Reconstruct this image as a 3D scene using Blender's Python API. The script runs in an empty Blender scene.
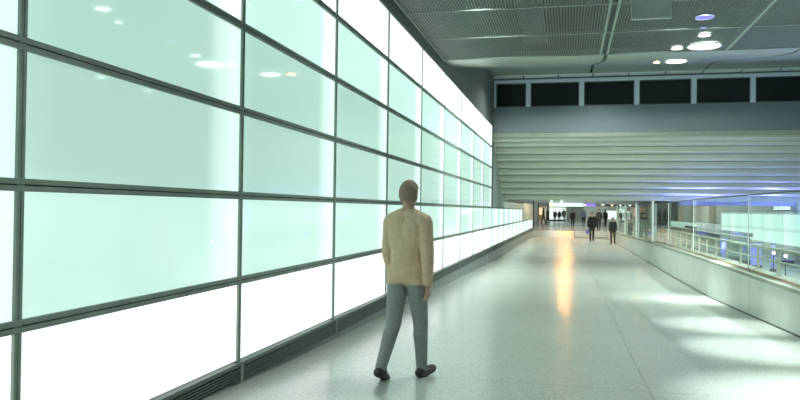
import bpy, bmesh, math, random
from mathutils import Vector, Matrix
random.seed(4)
S = bpy.context.scene
COL = S.collection
E0 = 1.43                      # eye height above the near floor


def H(z):                      # height measured from eye level -> world
    return z + E0

# ------------------------------------------------------------------ materials
def mat(name, col, rough=0.5, metal=0.0, emis=None, estr=0.0, spec=0.5, noise=0.0, nscale=8.0, bump=0.0, coat=0.0):
    m = bpy.data.materials.new(name)
    m.use_nodes = True
    nt = m.node_tree
    b = nt.nodes['Principled BSDF']
    b.inputs['Base Color'].default_value = (*col, 1)
    b.inputs['Roughness'].default_value = rough
    b.inputs['Metallic'].default_value = metal
    b.inputs['Specular IOR Level'].default_value = spec
    b.inputs['Coat Weight'].default_value = coat
    if emis:
        b.inputs['Emission Color'].default_value = (*emis, 1)
        b.inputs['Emission Strength'].default_value = estr
    if noise or bump:
        tc = nt.nodes.new('ShaderNodeTexCoord')
        n = nt.nodes.new('ShaderNodeTexNoise')
        n.inputs['Scale'].default_value = nscale
        n.inputs['Detail'].default_value = 5
        nt.links.new(tc.outputs['Object'], n.inputs['Vector'])
        if noise:
            r = nt.nodes.new('ShaderNodeValToRGB')
            r.color_ramp.elements[0].position = 0.3
            r.color_ramp.elements[1].position = 0.7
            r.color_ramp.elements[0].color = (*[max(0, c * (1 - noise)) for c in col], 1)
            r.color_ramp.elements[1].color = (*[c * (1 + noise) for c in col], 1)
            nt.links.new(n.outputs['Fac'], r.inputs['Fac'])
            nt.links.new(r.outputs['Color'], b.inputs['Base Color'])
        if bump:
            bp = nt.nodes.new('ShaderNodeBump')
            bp.inputs['Strength'].default_value = bump
            bp.inputs['Distance'].default_value = 0.01
            nt.links.new(n.outputs['Fac'], bp.inputs['Height'])
            nt.links.new(bp.outputs['Normal'], b.inputs['Normal'])
    return m


def glass_mat(name, tint, refl=0.06, rough=0.02):
    m = bpy.data.materials.new(name)
    m.use_nodes = True
    nt = m.node_tree
    nt.nodes.clear()
    out = nt.nodes.new('ShaderNodeOutputMaterial')
    tr = nt.nodes.new('ShaderNodeBsdfTransparent')
    tr.inputs['Color'].default_value = (*tint, 1)
    gl = nt.nodes.new('ShaderNodeBsdfGlossy')
    gl.inputs['Roughness'].default_value = rough
    fr = nt.nodes.new('ShaderNodeFresnel')
    fr.inputs['IOR'].default_value = 1.45
    mx = nt.nodes.new('ShaderNodeMixShader')
    geo = nt.nodes.new('ShaderNodeNewGeometry')
    inv = nt.nodes.new('ShaderNodeMath'); inv.operation = 'SUBTRACT'; inv.inputs[0].default_value = 1.0
    nt.links.new(geo.outputs['Backfacing'], inv.inputs[1])
    ml = nt.nodes.new('ShaderNodeMath'); ml.operation = 'MULTIPLY'
    nt.links.new(fr.outputs[0], ml.inputs[0]); nt.links.new(inv.outputs[0], ml.inputs[1])
    nt.links.new(ml.outputs[0], mx.inputs[0])
    nt.links.new(tr.outputs[0], mx.inputs[1])
    nt.links.new(gl.outputs[0], mx.inputs[2])
    nt.links.new(mx.outputs[0], out.inputs[0])
    return m


def panel_mat(name, mid, edge, width=0.13, soft=0.13):
    """backlit frosted glass: lamp glow painted into the emission near the far end of each pane (UV x = 1)"""
    m = bpy.data.materials.new(name)
    m.use_nodes = True
    nt = m.node_tree
    b = nt.nodes['Principled BSDF']
    b.inputs['Base Color'].default_value = (0.16, 0.22, 0.2, 1)
    b.inputs['Roughness'].default_value = 0.05
    b.inputs['Specular IOR Level'].default_value = 0.5
    uv = nt.nodes.new('ShaderNodeUVMap')
    sx = nt.nodes.new('ShaderNodeSeparateXYZ')
    nt.links.new(uv.outputs[0], sx.inputs[0])
    r = nt.nodes.new('ShaderNodeValToRGB')
    r.color_ramp.interpolation = 'EASE'
    cr = r.color_ramp
    def c4(c): return (*c, 1)
    lerp = lambda t: tuple(a + (b_ - a) * t for a, b_ in zip(mid, edge))
    cr.elements[0].position = 0.0; cr.elements[0].color = c4(lerp(0.12))
    cr.elements[1].position = 1.0; cr.elements[1].color = c4(lerp(0.85))
    for p, t in ((0.12, 0.0), (1 - width - soft, 0.06), (1 - width, 0.75), (1 - width * 0.55, 1.0)):
        e = cr.elements.new(p); e.color = c4(lerp(t))
    nt.links.new(sx.outputs[0], r.inputs[0])
    nt.links.new(r.outputs[0], b.inputs['Emission Color'])  # tube glow painted as a ramp, no tubes built behind the pane
    b.inputs['Emission Strength'].default_value = 1.0
    return m


def floor_mat(name, col, rough, joints=True):
    m = mat(name, col, rough, spec=0.6)
    nt = m.node_tree
    b = nt.nodes['Principled BSDF']
    tc = nt.nodes.new('ShaderNodeTexCoord')
    n = nt.nodes.new('ShaderNodeTexNoise'); n.inputs['Scale'].default_value = 55; n.inputs['Detail'].default_value = 6
    n2 = nt.nodes.new('ShaderNodeTexNoise'); n2.inputs['Scale'].default_value = 0.7; n2.inputs['Detail'].default_value = 4
    nt.links.new(tc.outputs['Object'], n.inputs['Vector'])
    nt.links.new(tc.outputs['Object'], n2.inputs['Vector'])
    r = nt.nodes.new('ShaderNodeValToRGB')
    r.color_ramp.elements[0].position = 0.32; r.color_ramp.elements[1].position = 0.68
    r.color_ramp.elements[0].color = (*[c * 0.78 for c in col], 1)
    r.color_ramp.elements[1].color = (*[c * 1.15 for c in col], 1)
    nt.links.new(n.outputs['Fac'], r.inputs[0])
    last = r.outputs[0]
    mr = nt.nodes.new('ShaderNodeMapRange')
    mr.inputs['To Min'].default_value = rough - 0.05; mr.inputs['To Max'].default_value = rough + 0.06
    nt.links.new(n2.outputs['Fac'], mr.inputs['Value'])
    nt.links.new(mr.outputs[0], b.inputs['Roughness'])
    if joints:
        sx = nt.nodes.new('ShaderNodeSeparateXYZ'); nt.links.new(tc.outputs['Object'], sx.inputs[0])
        def line(sock, centre, w):
            a = nt.nodes.new('ShaderNodeMath'); a.operation = 'SUBTRACT'; a.inputs[1].default_value = centre
            nt.links.new(sock, a.inputs[0])
            ab = nt.nodes.new('ShaderNodeMath'); ab.operation = 'ABSOLUTE'; nt.links.new(a.outputs[0], ab.inputs[0])
            lt = nt.nodes.new('ShaderNodeMath'); lt.operation = 'LESS_THAN'; lt.inputs[1].default_value = w
            nt.links.new(ab.outputs[0], lt.inputs[0])
            return lt.outputs[0]
        socks = [line(sx.outputs[0], 0.66, 0.008)] + [line(sx.outputs[1], y, 0.009) for y in (0.2, 6.25, 12.3, 18.3, 24.4, 30.5, 36.6)]
        acc = socks[0]
        for s in socks[1:]:
            mx = nt.nodes.new('ShaderNodeMath'); mx.operation = 'MAXIMUM'
            nt.links.new(acc, mx.inputs[0]); nt.links.new(s, mx.inputs[1]); acc = mx.outputs[0]
        mix = nt.nodes.new('ShaderNodeMix'); mix.data_type = 'RGBA'
        nt.links.new(acc, mix.inputs['Factor'])
        nt.links.new(last, mix.inputs['A'])
        mix.inputs['B'].default_value = (*[c * 0.75 for c in col], 1)
        last = mix.outputs['Result']
    nt.links.new(last, b.inputs['Base Color'])
    return m


M = dict(
    floor=floor_mat('terrazzo', (0.43, 0.48, 0.435), 0.22),
    floor2=floor_mat('far_terrazzo', (0.32, 0.37, 0.34), 0.2, False),
    hallfloor=floor_mat('hall_floor', (0.42, 0.48, 0.49), 0.18, False),
    frame=mat('frame_steel', (0.24, 0.30, 0.26), 0.5, 0.1, noise=0.12, nscale=6),
    groove=mat('groove_dark', (0.03, 0.04, 0.035), 0.7),
    grille=mat('grille_steel', (0.15, 0.19, 0.165), 0.5, 0.3),
    curb=mat('curb_concrete', (0.22, 0.26, 0.24), 0.45, noise=0.1, nscale=3),
    concrete=mat('parapet_concrete', (0.55, 0.61, 0.55), 0.38, noise=0.08, nscale=2.5, bump=0.04),
    cap=mat('parapet_cap', (0.27, 0.31, 0.25), 0.75, noise=0.08),
    bronze=mat('bronze_channel', (0.42, 0.32, 0.2), 0.35, 0.5),
    sidewall=mat('side_wall_panel', (0.11, 0.13, 0.115), 0.55, noise=0.06, nscale=1.2),
    lightwall=mat('pale_wall', (0.42, 0.47, 0.42), 0.6, noise=0.05),
    band=mat('band_paint', (0.125, 0.165, 0.18), 0.4, noise=0.03, nscale=2),
    winframe=mat('window_frame_paint', (0.46, 0.56, 0.62), 0.4),
    strip=mat('strip_panel', (0.42, 0.48, 0.48), 0.5),
    darkglass=mat('dark_window_glass', (0.008, 0.013, 0.013), 0.12, spec=0.25),
    soffit=mat('soffit_plaster', (0.37, 0.425, 0.325), 0.5, noise=0.06, nscale=1.5),
    nosing=mat('nosing_steel', (0.52, 0.58, 0.52), 0.35, 0.2),
    slat=mat('ceiling_slat', (0.115, 0.145, 0.122), 0.5, 0.2),
    rail=mat('ceiling_rail', (0.22, 0.27, 0.23), 0.65, 0.0),
    void=mat('ceiling_void', (0.05, 0.06, 0.06), 0.8),
    duct=mat('duct_metal', (0.2, 0.235, 0.26), 0.5, 0.3),
    ceil=mat('smooth_ceiling', (0.2, 0.24, 0.2), 0.3, noise=0.04, nscale=1),
    ceil2=mat('far_ceiling', (0.38, 0.42, 0.38), 0.6),
    glass=glass_mat('screen_glass', (0.9, 0.96, 0.94)),
    signglass=mat('hanging_sign_face', (0.4, 0.46, 0.45), 0.25, 0.0, noise=0.25, nscale=3),
    post=mat('screen_post_paint', (0.6, 0.68, 0.62), 0.4),
    railing=mat('railing_bronze', (0.55, 0.58, 0.46), 0.38, 0.15),
    walkcap=mat('walkway_cap', (0.09, 0.115, 0.115), 0.4),
    black=mat('black_rubber', (0.02, 0.025, 0.025), 0.5),
    dark=mat('dark_metal', (0.05, 0.06, 0.055), 0.45),
    trimring=mat('lamp_ring', (0.5, 0.55, 0.52), 0.3, 0.6),
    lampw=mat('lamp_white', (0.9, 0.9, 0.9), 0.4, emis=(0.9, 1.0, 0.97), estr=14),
    lampd=mat('lamp_far_white', (0.9, 0.9, 0.9), 0.4, emis=(0.9, 1.0, 0.97), estr=6),
    lampv=mat('lamp_violet', (0.3, 0.25, 0.8), 0.4, emis=(0.12, 0.07, 1.0), estr=0.85),
    lampo=mat('lamp_warm', (0.9, 0.6, 0.3), 0.4, emis=(1.0, 0.46, 0.13), estr=120),
    signv=mat('violet_sign_face', (0.2, 0.15, 0.7), 0.4, emis=(0.15, 0.13, 0.85), estr=0.9),
    boxv=mat('violet_box_face', (0.4, 0.4, 0.7), 0.4, emis=(0.18, 0.19, 0.75), estr=0.75),
    signw=mat('white_sign_face', (0.8, 0.85, 0.8), 0.4, emis=(0.62, 0.86, 0.74), estr=0.95),
    shopglow=mat('lit_shop_window', (0.8, 0.85, 0.85), 0.3, emis=(0.8, 1.0, 0.92), estr=1.0),
    warmglow=mat('warm_shop_light', (0.8, 0.5, 0.3), 0.4, emis=(1.0, 0.62, 0.36), estr=1.0),
    portal=mat('portal_grey', (0.2, 0.23, 0.195), 0.5),
    endwall=mat('end_wall_paint', (0.55, 0.6, 0.55), 0.5),
    bluebeam=mat('blue_light_tint', (0.42, 0.48, 0.6), 0.5),  # blue light put into the beam colour
    greywall=mat('hall_wall', (0.34, 0.40, 0.39), 0.5, noise=0.05),
    step=mat('step_stone', (0.5, 0.55, 0.52), 0.35),
    ramp=mat('ramp_stone', (0.22, 0.26, 0.235), 0.4, noise=0.05),
)
M['pF'] = panel_mat('panel_bottom', (0.95, 1.12, 1.06), (1.5, 1.55, 1.52), 0.5, 0.3)
M['pA'] = panel_mat('panel_row_a', (0.55, 0.82, 0.71), (0.85, 1.04, 0.97))
M['pB'] = panel_mat('panel_row_b', (0.40, 0.61, 0.53), (0.76, 1.02, 0.92))
M['pC'] = panel_mat('panel_row_c', (0.41, 0.64, 0.545), (0.80, 1.05, 0.95))
M['pD'] = panel_mat('panel_row_d', (0.58, 0.90, 0.79), (1.1, 1.3, 1.22))
M['pE'] = panel_mat('panel_top', (1.25, 1.45, 1.4), (1.8, 1.9, 1.85), 0.5, 0.3)
M['pL'] = panel_mat('panel_low', (0.58, 0.94, 0.82), (0.95, 1.08, 1.02), 0.3, 0.3)
M['pR'] = panel_mat('panel_right', (0.54, 0.86, 0.74), (0.66, 0.95, 0.84), 0.3, 0.2)

# ------------------------------------------------------------------ mesh helpers
def box(bm, x0, x1, y0, y1, z0, z1):
    v = [bm.verts.new((x, y, z)) for x in (x0, x1) for y in (y0, y1) for z in (z0, z1)]
    for f in ((0, 1, 3, 2), (4, 6, 7, 5), (0, 4, 5, 1), (2, 3, 7, 6), (0, 2, 6, 4), (1, 5, 7, 3)):
        bm.faces.new([v[i] for i in f])


def cyl(bm, p0, p1, r0, r1=None, n=12):
    r1 = r0 if r1 is None else r1
    p0, p1 = Vector(p0), Vector(p1)
    d = (p1 - p0).normalized()
    a = d.orthogonal().normalized(); b = d.cross(a)
    A, B = [], []
    for i in range(n):
        t = 2 * math.pi * i / n
        o = a * math.cos(t) + b * math.sin(t)
        A.append(bm.verts.new(p0 + o * r0)); B.append(bm.verts.new(p1 + o * r1))
    for i in range(n):
        j = (i + 1) % n
        bm.faces.new((A[i], A[j], B[j], B[i]))
    bm.faces.new(A[::-1]); bm.faces.new(B)


def prism(bm, prof, x0, x1):
    """closed profile of (y, z) extruded along x"""
    a = [bm.verts.new((x0, y, z)) for y, z in prof]
    b = [bm.verts.new((x1, y, z)) for y, z in prof]
    n = len(prof)
    for i in range(n):
        j = (i + 1) % n
        bm.faces.new((a[i], a[j], b[j], b[i]))
    bm.faces.new(a[::-1]); bm.faces.new(b)


def link(name, bm, m, parent=None, loc=None, smooth=False):
    bmesh.ops.recalc_face_normals(bm, faces=bm.faces[:])
    me = bpy.data.meshes.new(name)
    bm.to_mesh(me); bm.free()
    if m is not None:
        me.materials.append(M[m] if isinstance(m, str) else m)
    if smooth:
        for p in me.polygons: p.use_smooth = True
    o = bpy.data.objects.new(name, me)
    COL.objects.link(o)
    if loc: o.location = loc
    if parent: o.parent = parent
    return o


def obj(name, m, fn, parent=None, loc=None, smooth=False):
    bm = bmesh.new(); fn(bm)
    return link(name, bm, m, parent, loc, smooth)


def boxes(name, m, lst, parent=None, loc=None):
    bm = bmesh.new()
    for b in lst: box(bm, *b)
    return link(name, bm, m, parent, loc)


def struct(o):
    o['kind'] = 'structure'; return o


def tag(o, label, cat, group=None):
    o['label'] = label; o['category'] = cat
    if group: o['group'] = group
    return o


def empty(name, loc=(0, 0, 0), rz=0.0):
    o = bpy.data.objects.new(name, None); COL.objects.link(o)
    o.location = loc; o.rotation_euler = (0, 0, rz); o.empty_display_size = 0.2
    return o


def dup(root, loc):
    r = root.copy(); COL.objects.link(r); r.location = loc
    for ch in list(root.children):
        c = ch.copy(); COL.objects.link(c); c.parent = r
        for g in list(ch.children):
            d = g.copy(); COL.objects.link(d); d.parent = c
    return r


def interp(tab, y):
    if y <= tab[0][0]: return tab[0][1]
    for (a, za), (b, zb) in zip(tab, tab[1:]):
        if y <= b:
            t = (y - a) / (b - a)
            return za + (zb - za) * t
    return tab[-1][1]

ORD = ['first', 'second', 'third', 'fourth', 'fifth', 'sixth', 'seventh', 'eighth', 'ninth', 'tenth', 'eleventh',
       'twelfth', 'thirteenth', 'fourteenth', 'fifteenth', 'sixteenth', 'seventeenth', 'eighteenth', 'nineteenth', 'twentieth']

# ------------------------------------------------------------------ floor
FT = [(-8, 0), (5, 0), (6.5, -.05), (8, -.095), (10, -.125), (12, -.16), (15, -.215), (20, -.30), (24, -.36), (33, -.42), (45, -.445), (52, -.46)]
XRT = [(-8, 2.92), (6, 2.90), (10, 2.86), (12.3, 2.78), (15, 2.70), (18, 2.72), (21, 2.77), (24.4, 2.82), (28, 2.845), (32, 2.85), (40, 2.81), (47, 2.77), (54, 2.7)]
def xr(y): return interp(XRT, y)
def zf(y): return interp(FT, y)
XL, XR = -2.664, 2.62

def floor_fn(bm):
    ys = [-8 + i * 1.0 for i in range(61)]
    xs = [XL - .3, -1.3, 0, 1.3, XR + .4]
    g = [[bm.verts.new((x, y, zf(y))) for x in xs] for y in ys]
    for a, b in zip(g, g[1:]):
        for i in range(len(xs) - 1):
            bm.faces.new((a[i], a[i + 1], b[i + 1], b[i]))
struct(obj('floor', 'floor', floor_fn, smooth=True))
# upper level beyond the steps
struct(boxes('floor', 'floor2', [(-9, 12, 54.0, 106, -.6, 0.0)]))
struct(boxes('floor', 'hallfloor', [(3.0, 8.8, -8, 54, -.6, H(-1.82))]))
# steps and the ramp block beside them
def steps_fn(bm):
    for k in range(3):
        box(bm, 0.42, XR + .1, 52.4 + k * .53, 54.0, -.6, -.46 + .1533 * (k + 1) - (.002 if k == 2 else 0))
struct(obj('steps', 'step', steps_fn))
for k in range(3):
    trim_step = boxes('trim_%d' % (90 + k), 'post', [(0.42, XR + .1, 52.392 + k * .53, 52.44 + k * .53, -.46 + .1533 * (k + 1) - .03, -.46 + .1533 * (k + 1) + .002)]); struct(trim_step)
def ramp_fn(bm):
    prism(bm, [(52.0, -.7), (52.0, -.449), (54.0, -.001), (54.0, -.7)], XL + .05, 0.40)
struct(obj('ramp', 'ramp', ramp_fn))

# ------------------------------------------------------------------ lit wall on the left
HZ = 0.096
LV = [-1.275, -.604, HZ, .796, 1.496, 2.22, 2.965]        # panel row limits from eye level
ROWS = ['pF', 'pA', 'pB', 'pC', 'pD', 'pE']
Y0, W = 3.045, 2.469
MW = 0.026
def pane(name, m, y0, y1, z0, z1, x, face=1, t=0.033):
    """pane in the plane x, seen from the side face; uv x = 1 at its far end"""
    bm = bmesh.new()
    box(bm, min(x, x - face * t), max(x, x - face * t), y0, y1, z0, z1)
    bmesh.ops.bevel(bm, geom=bm.edges[:], offset=0.003, segments=1, affect='EDGES')
    uvl = bm.loops.layers.uv.new('UVMap')
    for f in bm.faces:
        for l in f.loops:
            l[uvl].uv = ((l.vert.co.y - y0) / (y1 - y0), (l.vert.co.z - z0) / (z1 - z0))
    return link(name, bm, m)

ROWN = ['lowest row', 'second row up', 'third row up', 'fourth row up', 'fifth row up', 'top row']
LOOK = ['white', 'pale mint', 'dim grey-green', 'soft green', 'bright mint', 'white']
for n in range(-3, 9):
    for k in range(6):
        o = pane('light_panel', ROWS[k], Y0 + n * W + .004, Y0 + (n + 1) * W - .004, H(LV[k]) + .012, H(LV[k + 1]) - .012, XL + .012)
        if n < -1:
            place = 'column beside the camera' if n == -2 else 'column behind the camera'
        elif n == -1:
            place = 'sliver column cut by the left picture edge'
        else:
            place = '%s whole column from the left' % ORD[n]
        tag(o, '%s lit panel, %s, %s' % (LOOK[k], ROWN[k], place), 'light panel', 'backlit glass panels of the tall left wall')
NLOW = 21
for n in range(9, NLOW):
    for k in (0, 1):
        if k == 1 and n > 15: continue
        o = pane('light_panel', ('pL', 'pL')[k], Y0 + n * W + .01, Y0 + (n + 1) * W - .01, H(LV[k]) + .012, H(LV[k + 1]) - .012, XL + .012)
        tag(o, 'bright lit panel of the low wall, %s row, %s past the tall wall end' % (('lower', 'upper')[k], ORD[n - 9]),
            'light panel', 'backlit glass panels of the low left wall')

tn = [100]
def trim(m, lst, fn=None):
    tn[0] += 1
    o = boxes('trim_%d' % tn[0], m, lst) if fn is None else obj('trim_%d' % tn[0], m, fn)
    return struct(o)

# transoms: twin flats with a dark groove
YE, YL = Y0 + 9 * W, Y0 + NLOW * W
for k, z in enumerate(LV):
    zc = H(z)
    y1 = YE if k > 2 else (YL if k < 2 else Y0 + 16 * W)
    if k in (0,): continue
    if k == 6: continue
    t = trim('frame', [(XL - .02, XL + .035, -4.5, y1, zc - .032, zc - .004), (XL - .02, XL + .035, -4.5, y1, zc + .004, zc + .032)])
    g = boxes('groove', 'groove', [(XL - .02, XL + .026, -4.5, y1, zc - .004, zc + .004)], parent=t)
# mullions
for n in range(-3, NLOW + 1):
    y = Y0 + n * W + {0: -.012, 1: -.02, 2: -.04, 3: -.05}.get(n, 0)
    z1 = H(LV[6]) if n <= 9 else H(LV[2] if n <= 16 else LV[1])
    w = .024 if n < 4 else .013
    t = trim('frame', [(XL - .02, XL + .030, y - w, y - .003, H(LV[0]), z1), (XL - .02, XL + .030, y + .003, y + w, H(LV[0]), z1)])
    boxes('groove', 'groove', [(XL - .02, XL + .022, y - .003, y + .003, H(LV[0]), z1)], parent=t)

# floor grille under the panels: louvres between rails
def grille_fn(bm):
    a, b = H(-1.46), H(-1.285)
    box(bm, XL - .02, XL + .05, -4.5, YL + 2, b - .018, b + .006)
    box(bm, XL - .02, XL + .05, -4.5, YL + 2, a, a + .018)
    n = 6
    for i in range(n):
        z = a + .028 + i * (b - a - .05) / (n - .5)
        box(bm, XL - .02, XL + .04, -4.5, YL + 2, z, z + .011)
def backing(bm):
    box(bm, XL - .03, XL + .012, -4.5, YL + 2, H(-1.46), H(-1.28))
g = tag(obj('floor_grille', 'grille', grille_fn), 'long dark louvred floor grille along the foot of the lit left wall', 'grille')
obj('backing_plate', 'groove', backing, parent=g)
for n in range(-1, NLOW + 1):
    boxes('joint_clip', 'frame', [(XL + .02, XL + .053, Y0 + n * W - .02, Y0 + n * W + .02, H(-1.455), H(-1.29))], parent=g)
# concrete curb that appears as the floor falls
def curb_fn(bm):
    ys = [-4.5] + [i for i in range(4, 52, 2)] + [52.0, 54.6]
    A = []
    for y in ys:
        zb = zf(y) - .1
        A.append([bm.verts.new((x, y, z)) for x, z in ((XL - .1, zb), (XL + .028, zb), (XL + .028, H(-1.462)), (XL - .1, H(-1.462)))])
    for a, b in zip(A, A[1:]):
        for i in range(4):
            j = (i + 1) % 4
            bm.faces.new((a[i], a[j], b[j], b[i]))
    bm.faces.new(A[0]); bm.faces.new(A[-1][::-1])
struct(obj('baseboard_left', 'curb', curb_fn))
trim('strip', [(XL + .02, XL + .034, 24.0, 24.12, zf(24), H(-1.464))])

# dark wall above and behind the panels, pillar face past their end
struct(boxes('wall_left', 'sidewall', [(XL - .3, XL - .0215, -8, YL + 2, -.6, H(LV[2]) - .02)]))
struct(boxes('wall_left', 'sidewall', [(XL - .3, XL - .0215, -8, YE, H(LV[2]) - .02, H(2.96))]))
struct(boxes('wall_left', 'sidewall', [(XL - .3, XL + .02, -8, YE + .04, H(2.975), H(5.2))]))
struct(boxes('wall_left', 'sidewall', [(XL - .3, XL + .005, YE + .03, 26.0, H(LV[2]) + .034, H(5.2))]))
def pillar_fn(bm):
    prism(bm, [(26.0, H(.13)), (26.0, H(2.74)), (29.8, H(2.74)), (29.8, H(.47)), (42.5, H(.45)), (42.5, H(.13))], XL - .3, XL + .005)
struct(obj('wall_left', 'lightwall', pillar_fn))
trim('dark', [(XL - .1, XL + .06, 29.6, 42.5, H(.445), H(.49))])
struct(boxes('wall_left', 'lightwall', [(XL - 1.5, XL - .02, 42.5, 58, H(-.6), H(.5))]))
trim('dark', [(XL - .05, XL + .06, 56.6, 57.0, 0, H(.75))])

# ------------------------------------------------------------------ ceiling of slats
ZC = H(3.17)
YR = [-4.4 + 1.83 * i for i in range(0, 10)]
YR = [15.0 - 1.83 * i for i in range(10, -1, -1)]
XJ = [(-2.58, 0.61), (0.70, 2.92), (2.97, 5.2), (5.25, 8.6)]
for i in range(len(YR) - 1):
    for (a, b) in XJ:
        def slats(bm, a=a, b=b, y0=YR[i] + .03, y1=YR[i + 1] - .03):
            n = int((b - a) / .046)
            for q in range(n):
                x = a + .02 + q * .046
                box(bm, x, x + .027, y0, y1, ZC + .005, ZC + .03)
        struct(obj('ceiling', 'slat', slats))
for y in YR:
    trim('rail', [(-2.6, 8.6, y - .022, y + .022, ZC - .012, ZC + .04)])
for x0, x1 in ((-2.62, -2.575), (0.565, 0.612), (0.698, 0.745), (2.92, 2.97), (5.2, 5.25)):
    trim('rail', [(x0, x1, YR[0], 15.0, ZC - .010, ZC + .045)])
trim('void', [(0.612, 0.698, YR[0], 15.0, ZC + .02, ZC + .06)])
struct(boxes('ceiling', 'void', [(-2.7, 8.8, -8, 15.4, ZC + .75, ZC + .85)]))
# services seen through the slats
def duct(x0, x1, y0, y1, z0, z1, label):
    o = empty('service_duct', ((x0 + x1) / 2, (y0 + y1) / 2, z0))
    tag(o, label, 'duct', 'ducts above the ceiling slats')
    hx, hy = (x1 - x0) / 2, (y1 - y0) / 2
    boxes('duct_body', 'duct', [(-hx, hx, -hy, hy, 0, z1 - z0)], parent=o)
    along_y = hy > hx
    L = hy if along_y else hx
    n = max(2, int(2 * L / 1.2))
    for i in range(n + 1):
        t = -L + .02 + (2 * L - .04) * i / n
        if along_y: boxes('flange', 'rail', [(-hx - .03, hx + .03, t - .015, t + .015, -.03, z1 - z0 + .02)], parent=o)
        else: boxes('flange', 'rail', [(t - .015, t + .015, -hy - .03, hy + .03, -.03, z1 - z0 + .02)], parent=o)
    for s in (-.6, .6):
        px, py = (0, s * hy) if along_y else (s * hx, 0)
        boxes('hanger', 'dark', [(px - .01, px + .01, py - .01, py + .01, z1 - z0, ZC + .75 - z0)], parent=o)
duct(-2.2, -1.2, 9.4, 13.0, ZC + .25, ZC + .6, 'broad bluish duct behind the slats nearest the lit wall')
duct(-0.9, -0.45, 4.0, 14.6, ZC + .2, ZC + .5, 'long narrow duct behind the slats left of the dark ceiling joint')
duct(1.0, 6.5, 10.0, 10.7, ZC + .22, ZC + .5, 'crosswise duct behind the slats above the hanging panel')
duct(3.2, 5.0, 11.9, 13.0, ZC + .25, ZC + .55, 'wide short duct behind the slats at the right')

# smooth ceiling that rises to the window wall
CP = [(15.0, 3.17), (15.6, 3.20), (16.5, 3.33), (18, 3.60), (20, 3.98), (22, 4.36), (23.4, 4.60), (24.0, 4.68), (24.5, 4.71), (25.25, 4.70)]
def smooth_ceiling(x0, x1):
    def fn(bm):
        a = [(bm.verts.new((x0, y, H(z))), bm.verts.new((x1, y, H(z))), bm.verts.new((x0, y, H(z) + .12)), bm.verts.new((x1, y, H(z) + .12))) for y, z in CP]
        for p, q in zip(a, a[1:]):
            bm.faces.new((p[0], p[1], q[1], q[0])); bm.faces.new((p[2], q[2], q[3], p[3]))
            bm.faces.new((p[0], q[0], q[2], p[2])); bm.faces.new((p[1], p[3], q[3], q[1]))
    return fn
for a, b in ((-2.64, .66), (.74, 4.28), (4.34, 8.7)):
    struct(obj('ceiling', 'ceil', smooth_ceiling(a, b)))
def seam_fn(x0, x1):
    def fn(bm):
        for (y, z), (y2, z2) in zip(CP, CP[1:]):
            prism(bm, [(y, H(z) + .1), (y2, H(z2) + .1), (y2, H(z2) + .14), (y, H(z) + .14)], x0, x1)
    return fn
trim('void', None, seam_fn(.655, .745)); trim('void', None, seam_fn(4.275, 4.345))
struct(boxes('ceiling', 'void', [(-2.7, 8.8, 14.9, 25.4, H(5.0), H(5.1))]))

# ------------------------------------------------------------------ window wall
YB = 25.57
# band below and the parts between the windows
WX = [(-2.53, -1.51)] + [(-1.33 + 1.815 * i, -1.33 + 1.815 * i + 1.63) for i in range(6)]
WZ0, WZ1 = H(3.66), H(4.47)
XE = 8.7
struct(boxes('wall_back', 'band', [(XL, XE, YB, YB + .3, H(2.74), WZ0 - .015)]))
trim('winframe', [(XL + .03, XE, YB - .03, YB + .3, WZ1 + .012, H(4.60))])
xs = [XL + .03]
for a, b in WX: xs += [a, b]
for i in range(0, len(WX)):
    x0 = XL + .04 if i == 0 else WX[i - 1][1]
    trim('winframe', [(x0 + .012, WX[i][0] - .012, YB - .03, YB + .3, WZ0 - .014, WZ1 + .012)])
trim('sidewall', [(XL - .01, XL + .04, YB - .05, YB + .02, H(2.74), H(4.6))])
for i, (a, b) in enumerate(WX):
    o = struct(boxes('window_%d' % (i + 1), 'darkglass', [(a, b, YB + .05, YB + .07, WZ0, WZ1)]))
    boxes('window_frame', 'dark', [(a - .012, a + .02, YB - .01, YB + .1, WZ0 - .012, WZ1 + .01), (b - .02, b + .012, YB - .01, YB + .1, WZ0 - .012, WZ1 + .01),
                                   (a + .02, b - .02, YB - .01, YB + .1, WZ0 - .012, WZ0 + .02), (a + .02, b - .02, YB - .01, YB + .1, WZ1 - .02, WZ1 + .01)], parent=o)
struct(boxes('wall_back', 'void', [(XL, XE, YB + .35, YB + .4, H(2.74), H(5.1))]))
# pale strip panels over the window frame
def strip_fn(a, b):
    return lambda bm: prism(bm, [(25.22, H(4.70)), (25.50, H(4.63)), (25.52, H(4.645)), (25.24, H(4.73))], a, b)
x = XL + .05
k = 0
while x < XE:
    b = min(x + (1.05 if k == 0 else 1.17), XE)
    trim('strip', None, strip_fn(x, b - .03)); x = b; k += 1
trim('dark', [(XL, XE, 25.44, 25.6, H(4.60), H(4.625))])

# ------------------------------------------------------------------ stepped underside of the stair
SOF = [(25.50, 2.735), (25.60, 2.735), (25.60, 2.60), (25.72, 2.60), (25.72, 2.46), (25.95, 2.46), (25.95, 2.31)]
yk, zk = 25.95, 2.31
for i in range(8):
    yk += .44
    SOF.append((yk, zk)); zk -= .2325
    SOF.append((yk, zk))
SOF_end = (yk, zk)
def soffit_fn(bm):
    x0, x1 = XL + .01, 12.0
    prev = None
    pr = SOF[1:]
    prism(bm, [(y, H(z)) for y, z in pr] + [(yk + .5, H(zk)), (yk + .5, H(zk) + .3), (26.4, H(2.735))], x0, x1)
struct(obj('stair_soffit', 'soffit', soffit_fn))
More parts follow.
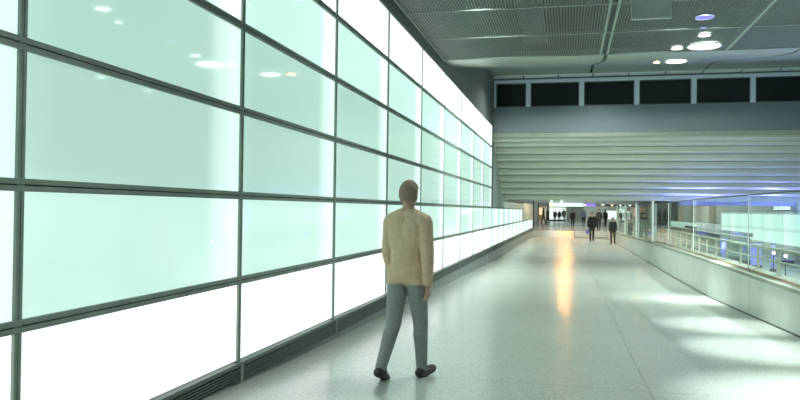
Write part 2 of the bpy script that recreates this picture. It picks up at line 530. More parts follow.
# fascia and the steel nosings at the outer edges
trim('cap', [(XL + .01, 12, YB - .012, YB + .04, H(2.575), H(2.73))])
for (y, z), (y2, z2) in zip(SOF[2:], SOF[3:]):
    if abs(y - y2) > .05 and z < 2.65:
        trim('nosing', None, lambda bm, y=y, z=z: prism(bm, [(y - .014, H(z) + .05), (y - .012, H(z) + .036), (y + .045, H(z) - .018), (y + .06, H(z) - .018), (y + .06, H(z) + .005), (y + .005, H(z) + .05)], XL + .012, 12))

# ------------------------------------------------------------------ right parapet, glass screen, railing
PT = [(-8, .465), (10, .465), (13, .49), (15, .51), (18, .49), (24, .42), (32, .32), (41, .2), (54, .2)]
def zp(y): return interp(PT, y)
def parapet_fn(bm):
    ys = [-8] + list(range(0, 55, 1))
    A = []
    for y in ys:
        zb = zf(y) - .2
        A.append([bm.verts.new((x, y, z)) for x, z in ((xr(y), zb), (xr(y) + .44, zb), (xr(y) + .44, zp(y) - .05), (xr(y), zp(y) - .05))])
    for a, b in zip(A, A[1:]):
        for i in range(4):
            bm.faces.new((a[i], a[(i + 1) % 4], b[(i + 1) % 4], b[i]))
    bm.faces.new(A[0]); bm.faces.new(A[-1][::-1])
struct(obj('wall_right', 'concrete', parapet_fn))
def along(bm, x0, x1, d0, d1, ya, yb, step=1.0, zfun=zp):
    ys = [ya]
    while ys[-1] + step < yb: ys.append(ys[-1] + step)
    ys.append(yb)
    A = [[bm.verts.new((xr(y) + x, y, zfun(y) + d)) for x, d in ((x0, d0), (x1, d0), (x1, d1), (x0, d1))] for y in ys]
    for a, b in zip(A, A[1:]):
        for i in range(4):
            bm.faces.new((a[i], a[(i + 1) % 4], b[(i + 1) % 4], b[i]))
    bm.faces.new(A[0]); bm.faces.new(A[-1][::-1])
trim('cap', None, lambda bm: along(bm, -.02, .46, -.05, 0, -8, 54))
trim('dark', None, lambda bm: along(bm, -.012, .01, 0.0, .018, -8, 52, zfun=zf))
tag(obj('glazing_channel', 'bronze', lambda bm: along(bm, .14, .178, 0, .028, 0, 46)), 'bronze base channel of the glass screen on the right parapet', 'channel')
YG = [4.0, 8.4, 12.9, 18.0, 23.0, 27.3, 33.8, 39.9, 46.0]
ZG = H(.30)
def gx(y): return xr(y) + .159
for i in range(len(YG) - 1):
    a, b = YG[i] + .03, YG[i + 1] - .03
    def gp(bm, a=a, b=b):
        ys = [a + (b - a) * q / 5 for q in range(6)]
        A = [[bm.verts.new((gx(y) + dx, y, z)) for dx, z in ((-.006, zp(y) + .03), (.006, zp(y) + .03), (.006, ZG), (-.006, ZG))] for y in ys]
        for p, q in zip(A, A[1:]):
            for k in range(4): bm.faces.new((p[k], p[(k + 1) % 4], q[(k + 1) % 4], q[k]))
        bm.faces.new(A[0]); bm.faces.new(A[-1][::-1])
    o = obj('glass_pane', 'glass', gp)
    tag(o, 'clear glass screen pane on the right parapet, ' + ('beside the camera' if i == 0 else '%s pane from the right edge' % ORD[i - 1] if i > 1 else 'cut by the right picture edge'), 'glass pane', 'glass screen panes')
pi = 0
for i, y in enumerate(YG):
    far = y > 27
    top = H(.42) if far else ZG
    lab = ('tall pale post of the glass screen, %s of the thick posts from the right' % ORD[pi]) if far else \
        'slim steel glazing post between glass panes, %s from the right edge' % ORD[i]
    if far: pi += 1
    x = gx(y)
    hw = .04 if far else .008
    o = boxes('screen_post', 'post', [(x - .02 - (.07 if far else .014), x - .02, y - hw, y + hw, zp(y) + .002, top)])
    tag(o, lab, 'post', 'posts of the glass screen')
    if far:
        boxes('base_plate', 'dark', [(x - .13, x - .0905, y - .07, y + .07, zp(y) + .002, zp(y) + .03)], parent=o)
tag(obj('top_rail', 'dark', lambda bm: along(bm, .145, .173, .001, .022, 0, 46, zfun=lambda y: ZG)), 'thin dark rail along the top edge of the right glass screen', 'rail')
rl = empty('bronze_railing', (0, 0, 0))
tag(rl, 'low bronze guard railing standing on the parapet behind the glass', 'railing')
def rail_at(y): return xr(y) + .38
def tube(zr, rad):
    def fn(bm):
        for a in range(0, 42): cyl(bm, (rail_at(a), a, H(zr)), (rail_at(a + 1), a + 1, H(zr)), rad, n=10)
    return fn
obj('handrail', 'railing', tube(-.557, .024), parent=rl)
obj('mid_rail', 'railing', tube(-.74, .013), parent=rl)
y = 1.0
while y < 42:
    x = rail_at(y)
    rp = boxes('railing_post', 'railing', [(x - .015, x + .015, y - .022, y + .022, zp(y), H(-.565))], parent=rl)
    boxes('post_foot', 'railing', [(x - .04, x + .04, y - .05, y + .05, zp(y) + .0005, zp(y) + .012)], parent=rp)
    y += 1.115

# ------------------------------------------------------------------ hall beyond the parapet
XW = 8.6
struct(boxes('wall_right', 'greywall', [(XW + .05, XW + .3, -8, 62, -.6, H(.95))]))
struct(boxes('wall_right', 'sidewall', [(XW + .1, XW + .3, -8, 30, H(.95), H(5.2))]))
for i in range(0, 7):
    y0 = 30.0 + (i - 1) * 2.47
    for k, (z0, z1) in enumerate(((-1.25, -.645), (-.625, -.02))):
        o = pane('light_panel', 'pR', y0 + .015, y0 + 2.455, H(z0), H(z1), XW + .02, face=-1, t=0.02)
        tag(o, 'mint lit panel across the right hall, %s row, %s from the right' % (('lower', 'upper')[k], ORD[i]), 'light panel', 'backlit panels of the right hall')
for i in range(0, 6):
    y0 = 51.3 + i * 2.47
    o = pane('light_panel', 'pR', y0 + .015, y0 + 2.455, H(-1.25), H(-.72), XW + .02, face=-1, t=0.02)
    tag(o, 'dimmer mint panel across the right hall, %s beyond the grey column' % ORD[i], 'light panel', 'backlit panels of the right hall')
struct(boxes('baseboard_right', 'greywall', [(XW - .01, XW + .048, 20, 66.4, H(-1.82), H(-1.262))]))
tag(boxes('column', 'greywall', [(XW - .35, XW - .012, 46.7, 50.9, H(-1.82), H(.9))]), 'broad grey column interrupting the lit wall of the right hall', 'column')
for i, (a, b) in enumerate(((31.7, 33.2), (33.35, 34.0))):
    o = struct(boxes('window_%d' % (9 + i), M['signw'], [(XW + .02, XW + .05, a, b, H(.17), H(.33))]))
    boxes('window_frame', 'dark', [(XW + .01, XW + .05, a - .05, b + .05, H(.33), H(.35)), (XW + .01, XW + .05, a - .05, b + .05, H(.15), H(.17))], parent=o)
tag(boxes('blue_light_beam', 'bluebeam', [(4.34, XW + .04, 31.0, 31.4, H(.31), H(.56))]), 'added beam with blue light in its paint, spanning the right hall below the stepped ceiling', 'beam')  # beam added to carry the bluish strip of light
# walkway balustrades
def walkway(x, ya, yb, label):
    o = empty('walkway_balustrade', (x, (ya + yb) / 2, H(-1.82)))
    tag(o, label, 'balustrade', 'balustrades of the moving walkway')
    h = (yb - ya) / 2
    boxes('skirt', 'dark', [(-.08, .08, -h, h, 0, .18)], parent=o)
    boxes('glass_panel', 'glass', [(-.008, .008, -h + .1, h - .1, .18, 1.02)], parent=o)
    boxes('handrail', 'walkcap', [(-.06, .06, -h, h, 1.02, 1.14)], parent=o)
walkway(4.9, 21.9, 41, 'black-capped walkway balustrade nearer the parapet in the right hall')
walkway(6.1, 26.8, 41, 'black-capped walkway balustrade nearer the lit wall in the right hall')
def violet_pillar(x, y, w, h, label):
    o = empty('violet_light_box', (x, y, H(-1.82)))
    tag(o, label, 'light box', 'violet light boxes in the right hall')
    boxes('base', 'dark', [(-w / 2 - .03, w / 2 + .03, -.12, .12, 0, .08)], parent=o)
    boxes('lit_face', 'boxv', [(-w / 2, w / 2, -.09, .09, .08, h)], parent=o)
    boxes('top_cap', 'dark', [(-w / 2 - .01, w / 2 + .01, -.1, .1, h, h + .03)], parent=o)
violet_pillar(6.2, 26.6, .3, .82, 'widest violet glowing box behind the railing')
violet_pillar(5.75, 29.5, .17, .85, 'slim violet glowing box furthest left behind the railing')
violet_pillar(6.33, 25.0, .07, .85, 'thin violet glowing box right of the wide one')
def globe_lamp(x, y, z, label):
    o = empty('bollard_lamp', (x, y, H(-1.82)))
    tag(o, label, 'lamp', 'small round lamps in the right hall')
    h = z + 1.82
    obj('pole', 'dark', lambda bm: (cyl(bm, (0, 0, 0), (0, 0, h - .05), .018, n=10), cyl(bm, (0, 0, 0), (0, 0, .02), .07, n=16)), parent=o)
    obj('globe', 'lampw', lambda bm: bmesh.ops.create_uvsphere(bm, u_segments=16, v_segments=10, radius=.036, matrix=Matrix.Translation((0, 0, h))), parent=o, smooth=True)
globe_lamp(5.5, 21.65, -1.07, 'left one of two round white lamps behind the railing')
globe_lamp(5.5, 20.53, -1.09, 'right one of two round white lamps behind the railing')
def floor_glint_disc(x, y, label):  # glowing discs added in place of lamp reflections on the floor
    o = empty('floor_glint_disc', (x, y, H(-1.82)))
    tag(o, label, 'lamp', 'lit discs in place of hall floor reflections')
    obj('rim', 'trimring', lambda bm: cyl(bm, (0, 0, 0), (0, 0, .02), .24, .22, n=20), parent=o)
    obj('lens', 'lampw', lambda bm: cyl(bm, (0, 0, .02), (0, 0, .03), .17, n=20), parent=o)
floor_glint_disc(6.05, 33.3, 'white disc added as a lamp reflection on the hall floor, further one')
floor_glint_disc(6.03, 28.1, 'white disc added as a lamp reflection on the hall floor, nearer one')

# ------------------------------------------------------------------ far hall
YEND = 105.0
def ex(px): return (px - 570) * YEND / 740
def ez(py): return H((212.0 - py) * YEND / 740)
struct(boxes('wall_end', 'endwall', [(ex(550), 14, YEND, YEND + .4, -.6, H(4)), (-10, ex(540), YEND, YEND + .4, -.6, H(4)), (ex(540), ex(550), YEND, YEND + .4, ez(203.5), H(4))]))
struct(boxes('ceiling', 'ceil2', [(-10, 14, 30.2, YEND + .4, H(2.62), H(2.8))]))
struct(boxes('wall_left', 'lightwall', [(-10, -9, 58, YEND, -.6, H(2.62))]))
struct(boxes('wall_left', 'lightwall', [(-9, XL - 1.5, 57.0, 58, -.6, H(2.62))]))
struct(boxes('wall_right', 'lightwall', [(12, 13, 54, YEND, -.6, H(2.62))]))
# lit shop with a white fascia
sh = empty('shop_front', ((ex(551) + ex(567)) / 2, YEND, 0))
tag(sh, 'white-lit shop front with a pale fascia at the end of the corridor', 'shop front')
ox = sh.location.x
boxes('fascia', 'signw', [(ex(551) - ox, ex(584) - ox, -.3, -.02, ez(207.3), ez(203.8))], parent=sh)
pw = (ex(567) - ex(551)) / 4
for i in range(4):
    boxes('shop_window', 'shopglow', [(ex(551) + i * pw + .05 - ox, ex(551) + (i + 1) * pw - .05 - ox, -.08, -.02, .25, ez(208.8))], parent=sh)
boxes('sill', 'dark', [(ex(551) - ox, ex(567) - ox, -.15, -.02, 0, .24)], parent=sh)
boxes('menu_board', 'warmglow', [(ex(551) - ox, ex(555.5) - ox, -.36, -.31, ez(206.8), ez(205.2))], parent=sh)
struct(boxes('door_1', 'portal', [(ex(568), ex(583.5), YEND - .12, YEND - .02, 0, ez(208.3))]))
trim('dark', [(ex(567.5), ex(584), YEND - .2, YEND - .02, ez(208.2), ez(207.5))])
for i, px in enumerate((553, 562.8)):
    tag(boxes('wall_light', 'signw', [(ex(px - 1), ex(px + 1), YEND - .2, YEND - .01, ez(203.6), ez(199.8))]),
        'upright pale light above the shop fascia, %s one' % ('left', 'right')[i], 'wall light', 'upright lights above the shop')
# warm shop seen through an opening on the left
ws = empty('warm_shop', (ex(545), YEND, 0))
tag(ws, 'warm-lit shop interior seen through the dark doorway at the far left', 'shop')
ox = ws.location.x
struct(boxes('wall_end', 'lightwall', [(ex(538), ex(552), YEND + 3, YEND + 3.1, 0, 3.2)]))  # back wall of the warm shop, beyond the end wall
boxes('display_light', 'warmglow', [(ex(540.8) - ox, ex(543.6) - ox, 1.2, 1.4, .9, 1.9)], parent=ws)
boxes('shelf', 'bronze', [(ex(540.5) - ox, ex(544) - ox, 1.0, 1.5, 0, .85)], parent=ws)
boxes('door_jamb', 'dark', [(ex(539.6) - ox, ex(540.4) - ox, -.2, .3, 0, ez(203.5)), (ex(549) - ox, ex(550.2) - ox, -.2, .3, 0, ez(203.5))], parent=ws)
boxes('sign_band', 'duct', [(ex(540.4) - ox, ex(549) - ox, -.25, -.05, ez(206.2), ez(203.6))], parent=ws)
# hanging violet direction sign and small lamps
vs = empty('violet_sign', ((590.5 - 570) * 62 / 740, 62, H(.46)))
tag(vs, 'glowing violet hanging sign above the walking people', 'sign')
sf = boxes('sign_face', 'signv', [(-.47, .47, -.04, .04, 0, .2)], parent=vs)
boxes('pictogram', 'shopglow', [(-.45, -.32, -.05, -.041, .02, .13)], parent=sf)
boxes('hanger', 'dark', [(.32, .34, -.01, .01, .2, 2.16), (-.34, -.32, -.01, .01, .2, 2.16)], parent=vs)
s2 = empty('grey_sign', ((600.5 - 570) * 64 / 740, 64, H(.47)))
tag(s2, 'grey hanging sign with a small white lamp right of the violet sign', 'sign')
boxes('sign_face', 'duct', [(-.38, .38, -.03, .03, 0, .2)], parent=s2)
boxes('white_lamp', 'shopglow', [(.08, .3, -.05, -.031, .08, .18)], parent=s2)
boxes('hanger', 'dark', [(-.3, -.28, -.01, .01, .2, 2.15), (.28, .3, -.01, .01, .2, 2.15)], parent=s2)
# glazed pavilion on the right of the upper level
pv = empty('glazed_kiosk', (5.2, 74, 0))
tag(pv, 'pale glazed kiosk past the end of the right parapet', 'kiosk')
boxes('roof_band', 'dark', [(-1.7, 2.6, -.1, 3, 1.98, 2.16)], parent=pv)
boxes('back_panel', 'shopglow', [(-1.5, .9, 2.6, 2.7, .3, 1.55)], parent=pv)
boxes('counter', 'lightwall', [(-1.7, 2.6, 0, .5, 0, .7)], parent=pv)
for q in (-1.7, -.3, 1.1, 2.5):
    boxes('kiosk_post', 'post', [(q, q + .1, -.12, -.02, 0, 1.98)], parent=pv)
boxes('kiosk_lamp', 'warmglow', [(-1.15, -.95, -.16, -.11, 2.0, 2.15)], parent=pv)
for q in (-.35, .55):
    boxes('roof_lamp', 'signw', [(q, q + .16, -.16, -.11, 2.0, 2.15)], parent=pv)

# ------------------------------------------------------------------ lamps
def spot(loc, power, angle, col=(0.92, 1.0, 0.97), blend=0.9, rad=0.08, tilt=None):
    l = bpy.data.lights.new('lamp_or_fill_beam', 'SPOT')
    l.energy = power; l.spot_size = math.radians(angle); l.spot_blend = blend; l.color = col
    l.shadow_soft_size = rad
    o = bpy.data.objects.new('lamp_or_fill_beam', l); COL.objects.link(o); o.location = loc
    if tilt: o.rotation_euler = tilt
    return o
def downlight(x, y, z, r, m, label, power=0, angle=60, col=(0.92, 1.0, 0.97), group='round ceiling lights'):
    o = empty('ceiling_light', (x, y, z))
    tag(o, label, 'ceiling light', group)
    def ring(bm):
        n = 32
        prof = [(r, 0.012), (r * 1.12, 0.012), (r * 1.12, -.012), (r, -.006)]
        R = [[bm.verts.new((a * math.cos(2 * math.pi * i / n), a * math.sin(2 * math.pi * i / n), b)) for a, b in prof] for i in range(n)]
        for i in range(n):
            A, B = R[i], R[(i + 1) % n]
            for q in range(4):
                bm.faces.new((A[q], A[(q + 1) % 4], B[(q + 1) % 4], B[q]))
    obj('trim_ring', 'trimring', ring, parent=o)
    obj('lens', m, lambda bm: cyl(bm, (0, 0, 0), (0, 0, .012), r * .995, n=32), parent=o)
    if power:
        spot((x, y, z - .03), power, angle, col)
    return o
ZL = ZC - .02
PW = 1900
downlight(2.46, 14.5, ZL, .28, 'lampw', 'large oval-looking white ceiling light, brightest of the slatted ceiling', PW, 27)
downlight(2.31, 13.6, ZL, .10, 'lampw', 'small white ceiling light in front of the largest one', 0)
downlight(1.99, 14.6, ZL, .10, 'lampw', 'small white ceiling light left of the largest one', PW * .4, 40)
downlight(2.10, 12.35, ZL, .13, 'lampv', 'violet ceiling light right of the hanging panel', 0)
downlight(2.20, 13.05, ZL, .05, 'lampv', 'tiny violet ceiling light behind the larger violet one', 0)
downlight(2.2, 10.9, ZL, .10, 'lampw', 'white ceiling light just above the picture, nearest the frame', PW, 27)
downlight(2.2, 8.9, ZL, .10, 'lampw', 'white ceiling light above the right floor, out of the picture', PW, 27)
downlight(2.3, 6.2, ZL, .10, 'lampw', 'white ceiling light right of the camera, out of the picture', PW * 1.5, 40)
downlight(-.5, 7.6, ZL, .12, 'lampw', 'added wide fill light ahead of the camera, out of the picture', 330, 120)  # wide fill lights added overhead, outside the view
downlight(-.5, 2.6, ZL, .12, 'lampw', 'added wide fill light above the camera, out of the picture', 330, 120)
downlight(-.5, -2.4, ZL, .12, 'lampw', 'added wide fill light behind the camera, out of the picture', 300, 120)
downlight(5.6, 6.0, ZL, .12, 'lampw', 'added wide fill light over the right hall, out of the picture', 700, 120)
zs = H(3.62)
def smooth_lamp(x, y, r, m, label):
    z = H(interp(CP, y)) - .03
    downlight(x, y, z, r, m, label, 0)
smooth_lamp(2.38, 17.6, .22, 'lampw', 'flat white ceiling light on the smooth rising ceiling')
smooth_lamp(2.02, 18.2, .07, 'lampo', 'tiny warm ceiling light on the smooth rising ceiling')
# warm lamps in the far ceiling, hidden by the stair but mirrored in the floor; right one added for a side streak
for i, (x, y, rr) in enumerate(((-.25, 60.0, .5), (-.3, 49.0, .42), (-.25, 39.5, .3), (5.7, 62.0, .3))):
    downlight(x, y, H(2.60), rr, 'lampo', 'warm amber ceiling light of the far hall, ' + ('farthest in the middle', 'second in the middle', 'nearest in the middle', 'right one added for a side streak')[i], 0, group='amber lights of the far hall')
k = 0
for y, p in ((32, 380), (37, 380), (42, 380), (47, 380), (52, 380), (58, 420), (65, 420), (73, 420), (82, 420), (92, 420), (101, 260)):  # hidden fill lights added to brighten the far hall
    for x in (-1.2, 2.0, 6.2):
        if x > 5 and y > 80: continue
        if x > 5: p = p * 2
        downlight(x, y, H(2.60), .14, 'lampd', 'added white fill light, %s row past the stair, %s' % (ORD[k], {-1.2: 'left', 2.0: 'middle', 6.2: 'right'}[x]), p, 150, group='fill lights of the far hall')
    k += 1
spot((ex(544.5), YEND + 1.2, 2.9), 400, 150, (1, .85, .7))  # warm fill spot added inside the shop
for x in (-4, 1, 6):
    spot((x, YEND - 7, H(2.5)), 420, 90, tilt=(math.radians(72), 0, 0))  # fill added to lighten the end wall
# fill spots added out of view to brighten the stair underside
for i, x in enumerate((-1.4, 2.0, 5.4)):
    downlight(x, 10.1, ZL, .12, 'lampw', 'added fill spot above the picture aimed at the stair, ' + ('left', 'middle', 'right')[i], 0)
    spot((x, 10.1, ZL - .05), 2600, 46, tilt=(math.radians(74), 0, 0), rad=.12)
for i, (x, y) in enumerate(((5.7, 11.0), (5.9, 15.5), (5.9, 17.5))):  # out-of-view fill added to lift the right hall
    downlight(x, y, ZL, .12, 'lampw', 'added wide fill light over the right hall, ' + ('nearest', 'middle', 'farthest')[i] + ' one', 1800, 150)
for i, (x, y) in enumerate(((-1.2, 16.5), (1.0, 19.5), (-1.2, 22.5), (1.0, 23.5), (5.5, 21))):
    spot((x, y, H(interp(CP, y)) - .1), 430, 150)  # fill spots without fixtures, added under the smooth ceiling
# violet light washing up the stair underside
for i, x in enumerate((4.4, 5.5, 7.8)):
    vw = empty('violet_floodlight', (x, 28.9, H(-1.82)))
    tag(vw, 'violet floodlight on the hall floor washing the stepped ceiling, ' + ('nearest the parapet', 'middle one', 'nearest the lit wall')[i], 'floodlight', 'violet floodlights of the right hall')
    hs = boxes('housing', 'dark', [(-.2, .2, -.1, .1, 0, .13)], parent=vw)
    boxes('lens', 'lampv', [(-.18, .18, -.08, .08, .13, .14)], parent=hs)
    spot((x, 28.9, H(-1.62)), (600, 700, 1000)[i], 160, (0.24, 0.25, 1.0), tilt=(math.radians(182), 0, 0))

# hanging glass panel under the ceiling
hp = empty('hanging_panel', (0.985, 9.5, H(2.43)))
tag(hp, 'grey glass panel hanging from the slatted ceiling at the top of the picture', 'hanging panel')
boxes('panel_face', 'signglass', [(-.235, .235, -.02, .02, .012, .6)], parent=hp)
boxes('edge_strip', 'nosing', [(-.238, .238, -.024, .024, 0, .012), (.235, .24, -.024, .024, .012, .6), (-.24, -.235, -.024, .024, .012, .6)], parent=hp)
for s in (-.18, .18):
    obj('hanger', 'dark', lambda bm, s=s: cyl(bm, (s, 0, .6), (s, 0, ZC - H(2.43) + .2), .006, n=8), parent=hp)

# ------------------------------------------------------------------ people
def capsule(bm, p0, p1, r0, r1, n=12, flat=1.0):
    p0, p1 = Vector(p0), Vector(p1)
    d = p1 - p0
    L = d.length
    d.normalize()
    a = Vector((1, 0, 0)) - d * d.x
    a = a.normalized() if a.length > .2 else d.orthogonal().normalized()
    b = d.cross(a)
    rings = []
    prof = [(-r0 * math.cos(t), r0 * math.sin(t)) for t in (math.pi * .12, math.pi * .28, math.pi * .5)] + \
           [(L + r1 * math.cos(t), r1 * math.sin(t)) for t in (math.pi * .5, math.pi * .28, math.pi * .12)]
    for h, r in prof:
        rings.append([bm.verts.new(p0 + d * h + (a * math.cos(2 * math.pi * i / n) + b * math.sin(2 * math.pi * i / n) * flat) * r) for i in range(n)])
    for A, B in zip(rings, rings[1:]):
        for i in range(n):
            bm.faces.new((A[i], A[(i + 1) % n], B[(i + 1) % n], B[i]))
    bm.faces.new(rings[0][::-1]); bm.faces.new(rings[-1])

def ell(bm, c, r):
    bmesh.ops.create_uvsphere(bm, u_segments=20, v_segments=14, radius=1.0, matrix=Matrix.Translation(c) @ Matrix.Diagonal((*r, 1)))

SKIN = mat('skin', (0.5, 0.33, 0.24), 0.5)
EYE = mat('eye_dark', (0.02, 0.02, 0.02), 0.3)
SHOE = mat('shoe_leather', (0.025, 0.025, 0.025), 0.4)
def person(label, x, y, z, h, face, top, bottom, hair, stride=.32, arm=.3, voxel=.013, coat=.86, group=None, bag=None, bend=.18):
    """face: heading in radians, 0 = walking away from the camera (+Y)"""
    P = {}
    segs = []
    def leg(side, a, b):
        hip = Vector((.09 * side, 0, .92))
        kn = hip + Vector((.005 * side, .44 * math.sin(a), -.44 * math.cos(a)))
        an = kn + Vector((0, .41 * math.sin(b), -.41 * math.cos(b)))
        return hip, kn, an
    pose = [(1, stride, stride - .12), (-1, -stride * .75, -stride * .75 - .38 if stride > .1 else -.02)]
    low = min(leg(s, a, b)[2].z for s, a, b in pose) - .075
    bm = bmesh.new()
    def cap(kind, p0, p1, r0, r1, flat=1.0):
        p0 = Vector(p0) - Vector((0, 0, low)); p1 = Vector(p1) - Vector((0, 0, low))
        capsule(bm, p0, p1, r0, r1, flat=flat)
        segs.append((kind, p0, p1, r0, r1))
    def el(kind, c, r):
        c = Vector(c) - Vector((0, 0, low))
        ell(bm, c, r)
        segs.append((kind, c, c, min(r), min(r)))
    for s, a, b in pose:
        hip, kn, an = leg(s, a, b)
        cap('leg', hip, kn, .092, .06); cap('leg', kn, an, .06, .042)
        cap('leg', kn + (an - kn) * .2 + Vector((0, -.012, 0)), kn + (an - kn) * .5 + Vector((0, -.01, 0)), .058, .048)
        tip = -.5 if b < -.45 else (.12 if a > .1 else 0)
        d = Vector((.03 * s, .17 * math.cos(tip), .17 * math.sin(tip)))
        cap('foot', an + Vector((0, -.035, -.035)), an + Vector((0, .02, -.04)), .04, .042)
        cap('foot', an + Vector((0, .0, -.042)), an + d * .9 + Vector((0, 0, -.045)), .042, .032)
    cap('hips', (-.05, 0, .96), (.05, 0, .96), .125, .125, .85)
    cap('torso', (0, 0, 1.0), (0, .005, 1.2), .145, .15, .72)
    cap('torso', (-.05, .005, 1.2), (-.06, 0, 1.36), .12, .12, .8); cap('torso', (.05, .005, 1.2), (.06, 0, 1.36), .12, .12, .8)
    cap('torso', (-.02, -.005, 1.455), (-.155, -.005, 1.40), .062, .062); cap('torso', (.02, -.005, 1.455), (.155, -.005, 1.40), .062, .062)
    cap('neck', (0, 0, 1.43), (0, .012, 1.55), .062, .054)
    el('head', (0, .02, 1.65), (.076, .095, .112)); el('head', (0, .045, 1.585), (.055, .06, .05))
    el('head', (0, .118, 1.635), (.013, .02, .022)); el('head', (0, .103, 1.6), (.025, .012, .008))
    for s in (-1, 1):
        el('head', (.078 * s, .01, 1.64), (.012, .022, .032))
        sw = -arm * s
        sh = Vector((.172 * s, 0, 1.395))
        elb = sh + Vector((.05 * s, .29 * math.sin(sw), -.29 * math.cos(sw)))
        fa = sw + bend + (.1 if sw > 0 else 0)
        wr = elb + Vector((.0, .25 * math.sin(fa), -.25 * math.cos(fa)))
        cap('arm', sh, elb, .058, .045); cap('arm', elb, wr, .045, .03)
        dr = Vector((0, math.sin(fa), -math.cos(fa)))
        pm = wr + dr * .085
        fw = Vector((0, math.cos(fa), math.sin(fa)))       # across the palm, towards the thumb side
        for o4 in (-.022, 0, .022):
            cap('hand', wr + fw * o4 * .4 + dr * .015, pm + fw * o4, .019, .015)
        inn = Vector((-s, 0, 0))
        for q, (o4, l) in enumerate(((-.031, .028), (-.0105, .034), (.0105, .038), (.031, .033))):
            k1 = pm + fw * o4 * 1.05
            k2 = k1 + dr * l + inn * .008
            k3 = k2 + dr * l * .75 + inn * .02
            cap('hand', k1, k2, .0095, .009); cap('hand', k2, k3, .009, .0075)
        t1 = wr + dr * .03 + fw * .022; t2 = t1 + fw * .03 + dr * .03 + inn * .008; t3 = t2 + dr * .032 + inn * .01
        cap('hand', t1, t2, .013, .0105); cap('hand', t2, t3, .0105, .009)
        P['palm%d' % s] = pm - Vector((0, 0, low))
    me = bpy.data.meshes.new('tmp'); bm.to_mesh(me); bm.free()
    tmp = bpy.data.objects.new('tmp', me); COL.objects.link(tmp)
    r = tmp.modifiers.new('r', 'REMESH'); r.mode = 'VOXEL'; r.voxel_size = voxel
    s_ = tmp.modifiers.new('s', 'SMOOTH'); s_.iterations = 3; s_.factor = .5
    dg = bpy.context.evaluated_depsgraph_get(); dg.update()
    body = bpy.data.meshes.new_from_object(tmp.evaluated_get(dg))
    bpy.data.objects.remove(tmp); bpy.data.meshes.remove(me)
    body.name = 'body'
    # region of each face
    def region(c):
        best, bk = 9, None
        for k, p0, p1, r0, r1 in segs:
            d = p1 - p0
            t = 0 if d.length_squared < 1e-9 else max(0, min(1, (c - p0).dot(d) / d.length_squared))
            q = (c - p0 - d * t).length - (r0 + (r1 - r0) * t)
            if q < best: best, bk = q, k
        return bk
    reg = [region(p.center) for p in body.polygons]
    cen = [p.center.copy() for p in body.polygons]
    root = empty('person', (x, y, z), 0)
    sc = h / (1.765 - low)
    root.scale = (sc, sc, sc)
    root.rotation_euler = (0, 0, face)
    tag(root, label, 'person', group)
    body.materials.clear(); body.materials.append(SKIN)
    for p in body.polygons: p.use_smooth = True
    bo = bpy.data.objects.new('body', body); COL.objects.link(bo); bo.parent = root
    nrm = [v.normal.copy() for v in body.vertices]
    def garment(name, test, off, m):
        b = bmesh.new(); vm = {}
        for i, p in enumerate(body.polygons):
            if not test(reg[i], cen[i]): continue
            vs = []
            for vi in p.vertices:
                if vi not in vm: vm[vi] = b.verts.new(body.vertices[vi].co + nrm[vi] * off)
                vs.append(vm[vi])
            b.faces.new(vs)
        mesh = bpy.data.meshes.new(name); b.to_mesh(mesh); b.free()
        mesh.materials.append(m)
        for p in mesh.polygons: p.use_smooth = True
        o = bpy.data.objects.new(name, mesh); COL.objects.link(o); o.parent = root
        so = o.modifiers.new('thickness', 'SOLIDIFY'); so.thickness = off * .9; so.offset = -1
        return o
    lo = -low
    garment('trousers', lambda k, c: k in ('leg', 'hips') , .009, bottom)
    garment('jacket', lambda k, c: k in ('torso', 'arm') or (k in ('hips', 'leg') and c.z > coat + lo), .016, top)
    garment('hair', lambda k, c: k == 'head' and (c.z > 1.69 + lo or (c.y < .02 and c.z > 1.575 + lo)) and abs(c.x) < .0795, .014, hair)
    for s in (-1, 1):
        garment('shoe', lambda k, c, s=s: k == 'foot' and c.x * s > 0, .008, SHOE)
        e = bmesh.new(); ell(e, Vector((.032 * s, .1, 1.655 + lo)), (.012, .011, .009))
        link('eye', e, EYE, parent=root, smooth=True)
    return root, P, sc

def cloth(name, c): return mat(name, c, 0.8, noise=0.08, nscale=30)
CL = dict(tan=cloth('cloth_tan', (0.58, 0.46, 0.31)), grey=cloth('cloth_grey', (0.24, 0.28, 0.26)), black=cloth('cloth_black', (0.014, 0.016, 0.018)),
          navy=cloth('cloth_navy', (0.025, 0.03, 0.045)), khaki=cloth('cloth_khaki', (0.12, 0.13, 0.1)), dgreen=cloth('cloth_dark_green', (0.05, 0.06, 0.05)),
          blue=cloth('cloth_light_blue', (0.35, 0.4, 0.55)), hair=cloth('hair_dark', (0.02, 0.017, 0.015)), hgrey=cloth('hair_grey', (0.4, 0.42, 0.5)), hsand=cloth('hair_sand', (0.27, 0.22, 0.16)), hbrown=cloth('hair_brown', (0.1, 0.065, 0.04)))
PI = math.pi
person('person in a tan jacket and grey trousers walking beside the lit left wall', -1.37, 6.15, zf(6.15), 1.72, -.3, CL['tan'], CL['grey'], CL['hsand'], .2, .12, .0085, coat=.84)
pr, PP, sc = person('person in a dark suit walking towards the camera, carrying a small violet bag', 1.44, 47.2, zf(47.2), 1.86, PI + .05, CL['black'], CL['black'], CL['hair'], .2, .12)
person('person in dark clothes close to the right parapet below the screen post', 2.5, 43.5, zf(43.5), 1.55, PI - .15, CL['black'], CL['dgreen'], CL['hbrown'], .22, .25)
person('person in a dark coat on the upper level just behind the suited walker', 2.30, 58.5, 0, 1.66, PI, CL['dgreen'], CL['black'], CL['hair'], .15, .15)
person('person in black standing near the kiosk corner', 3.45, 74.5 - 2.5, 0, 1.68, .6, CL['black'], CL['black'], CL['hair'], .1, .1)
person('person in black in front of the grey doorway', 0.36, 68, 0, 1.62, PI, CL['black'], CL['black'], CL['hair'], .18, .15)
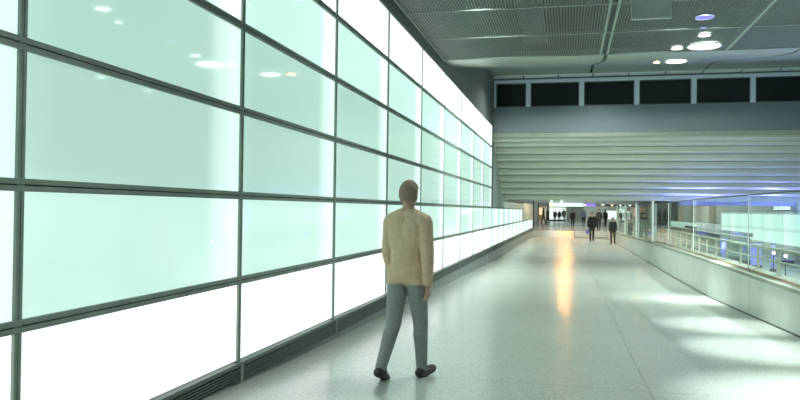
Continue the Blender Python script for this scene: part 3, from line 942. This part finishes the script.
person('person with pale hair in a light blue top left of the suited walker', 1.55, 78, 0, 1.66, PI, CL['blue'], CL['navy'], CL['hgrey'], .15, .2)
person('leftmost of three dark figures before the white shop window', -1.72, 95, 0, 1.60, 0.1, CL['navy'], CL['black'], CL['hair'], .1, .1)
person('middle one of three dark figures before the white shop window', -1.18, 95.5, 0, 1.58, -.1, CL['black'], CL['black'], CL['hair'], .1, .1)
person('tallest of three dark figures before the white shop window', -.62, 96, 0, 1.78, 0, CL['khaki'], CL['black'], CL['hair'], .12, .1)
person('person in a khaki coat before the warm shop, left of the white window', -2.75, 82, 0, 1.8, 2.0, CL['khaki'], CL['dgreen'], CL['hbrown'], .25, .2, coat=.6)
person('person in grey-green leaving the warm shop beside the khaki coat', -2.5, 90, 0, 1.72, 2.4, CL['grey'], CL['khaki'], CL['hbrown'], .28, .2)
person('person in khaki seen through the glass screen, left of a companion', 3.96, 60, 0, 1.66, .8, CL['khaki'], CL['grey'], CL['hbrown'], .08, .1)
person('person in dark green seen through the glass screen, right of a companion', 4.45, 61, 0, 1.7, -.8, CL['dgreen'], CL['grey'], CL['hair'], .08, .1)
# the suited walker's small bag
hand = Matrix.Rotation(PI + .05, 3, 'Z') @ (PP['palm1'] * sc + Vector((.05, 0, 0)))
bg = empty('handbag', (1.44 + hand.x, 47.2 + hand.y, zf(47.2) + hand.z - .34), .2)
tag(bg, 'small violet-blue bag hanging from the suited walker\'s hand', 'bag')
BAG = mat('bag_violet', (0.12, 0.1, 0.6), 0.6)
def bagf(bm):
    box(bm, -.07, .07, -.13, .13, 0, .24)
    bmesh.ops.bevel(bm, geom=bm.edges[:], offset=.02, segments=2, affect='EDGES')
obj('bag_body', BAG, bagf, parent=bg)
def hnd(bm):
    pts = [(0, -.09, .23), (0, -.06, .3), (0, 0, .33), (0, .06, .3), (0, .09, .23)]
    for a, b in zip(pts, pts[1:]): cyl(bm, a, b, .008, n=8)
obj('bag_handle', BAG, hnd, parent=bg)

# ------------------------------------------------------------------ world, camera, colour
w = bpy.data.worlds.new('world'); S.world = w; w.use_nodes = True
w.node_tree.nodes['Background'].inputs[0].default_value = (0.75, 0.95, 0.85, 1)
w.node_tree.nodes['Background'].inputs[1].default_value = 0.12
f, yaw, pit, rol = 720., .2304, .0127, .0129
cam = bpy.data.cameras.new('camera'); cam.sensor_width = 36; cam.lens = f / 800 * 36; cam.clip_start = .05; cam.clip_end = 400
co = bpy.data.objects.new('camera', cam); COL.objects.link(co)
c, s = math.cos(yaw), math.sin(yaw)
R = Vector((c, s, 0)); D = Vector((-s, c, 0)); Z = Vector((0, 0, 1))
F = D * math.cos(pit) + Z * math.sin(pit); U = Z * math.cos(pit) - D * math.sin(pit)
ri = R * math.cos(rol) + U * math.sin(rol); up = U * math.cos(rol) - R * math.sin(rol)
mw = Matrix((ri, up, -F)).transposed().to_4x4(); mw.translation = (0, 0, E0)
co.matrix_world = mw
S.camera = co
S.view_settings.view_transform = 'Standard'; S.view_settings.look = 'None'
S.view_settings.exposure = 0; S.view_settings.gamma = 1; S.view_settings.use_curve_mapping = False
S.cycles.use_denoising = True
S.cycles.max_bounces = 8
S.cycles.diffuse_bounces = 4; S.cycles.glossy_bounces = 4; S.cycles.transparent_max_bounces = 16
S.cycles.sample_clamp_indirect = 6
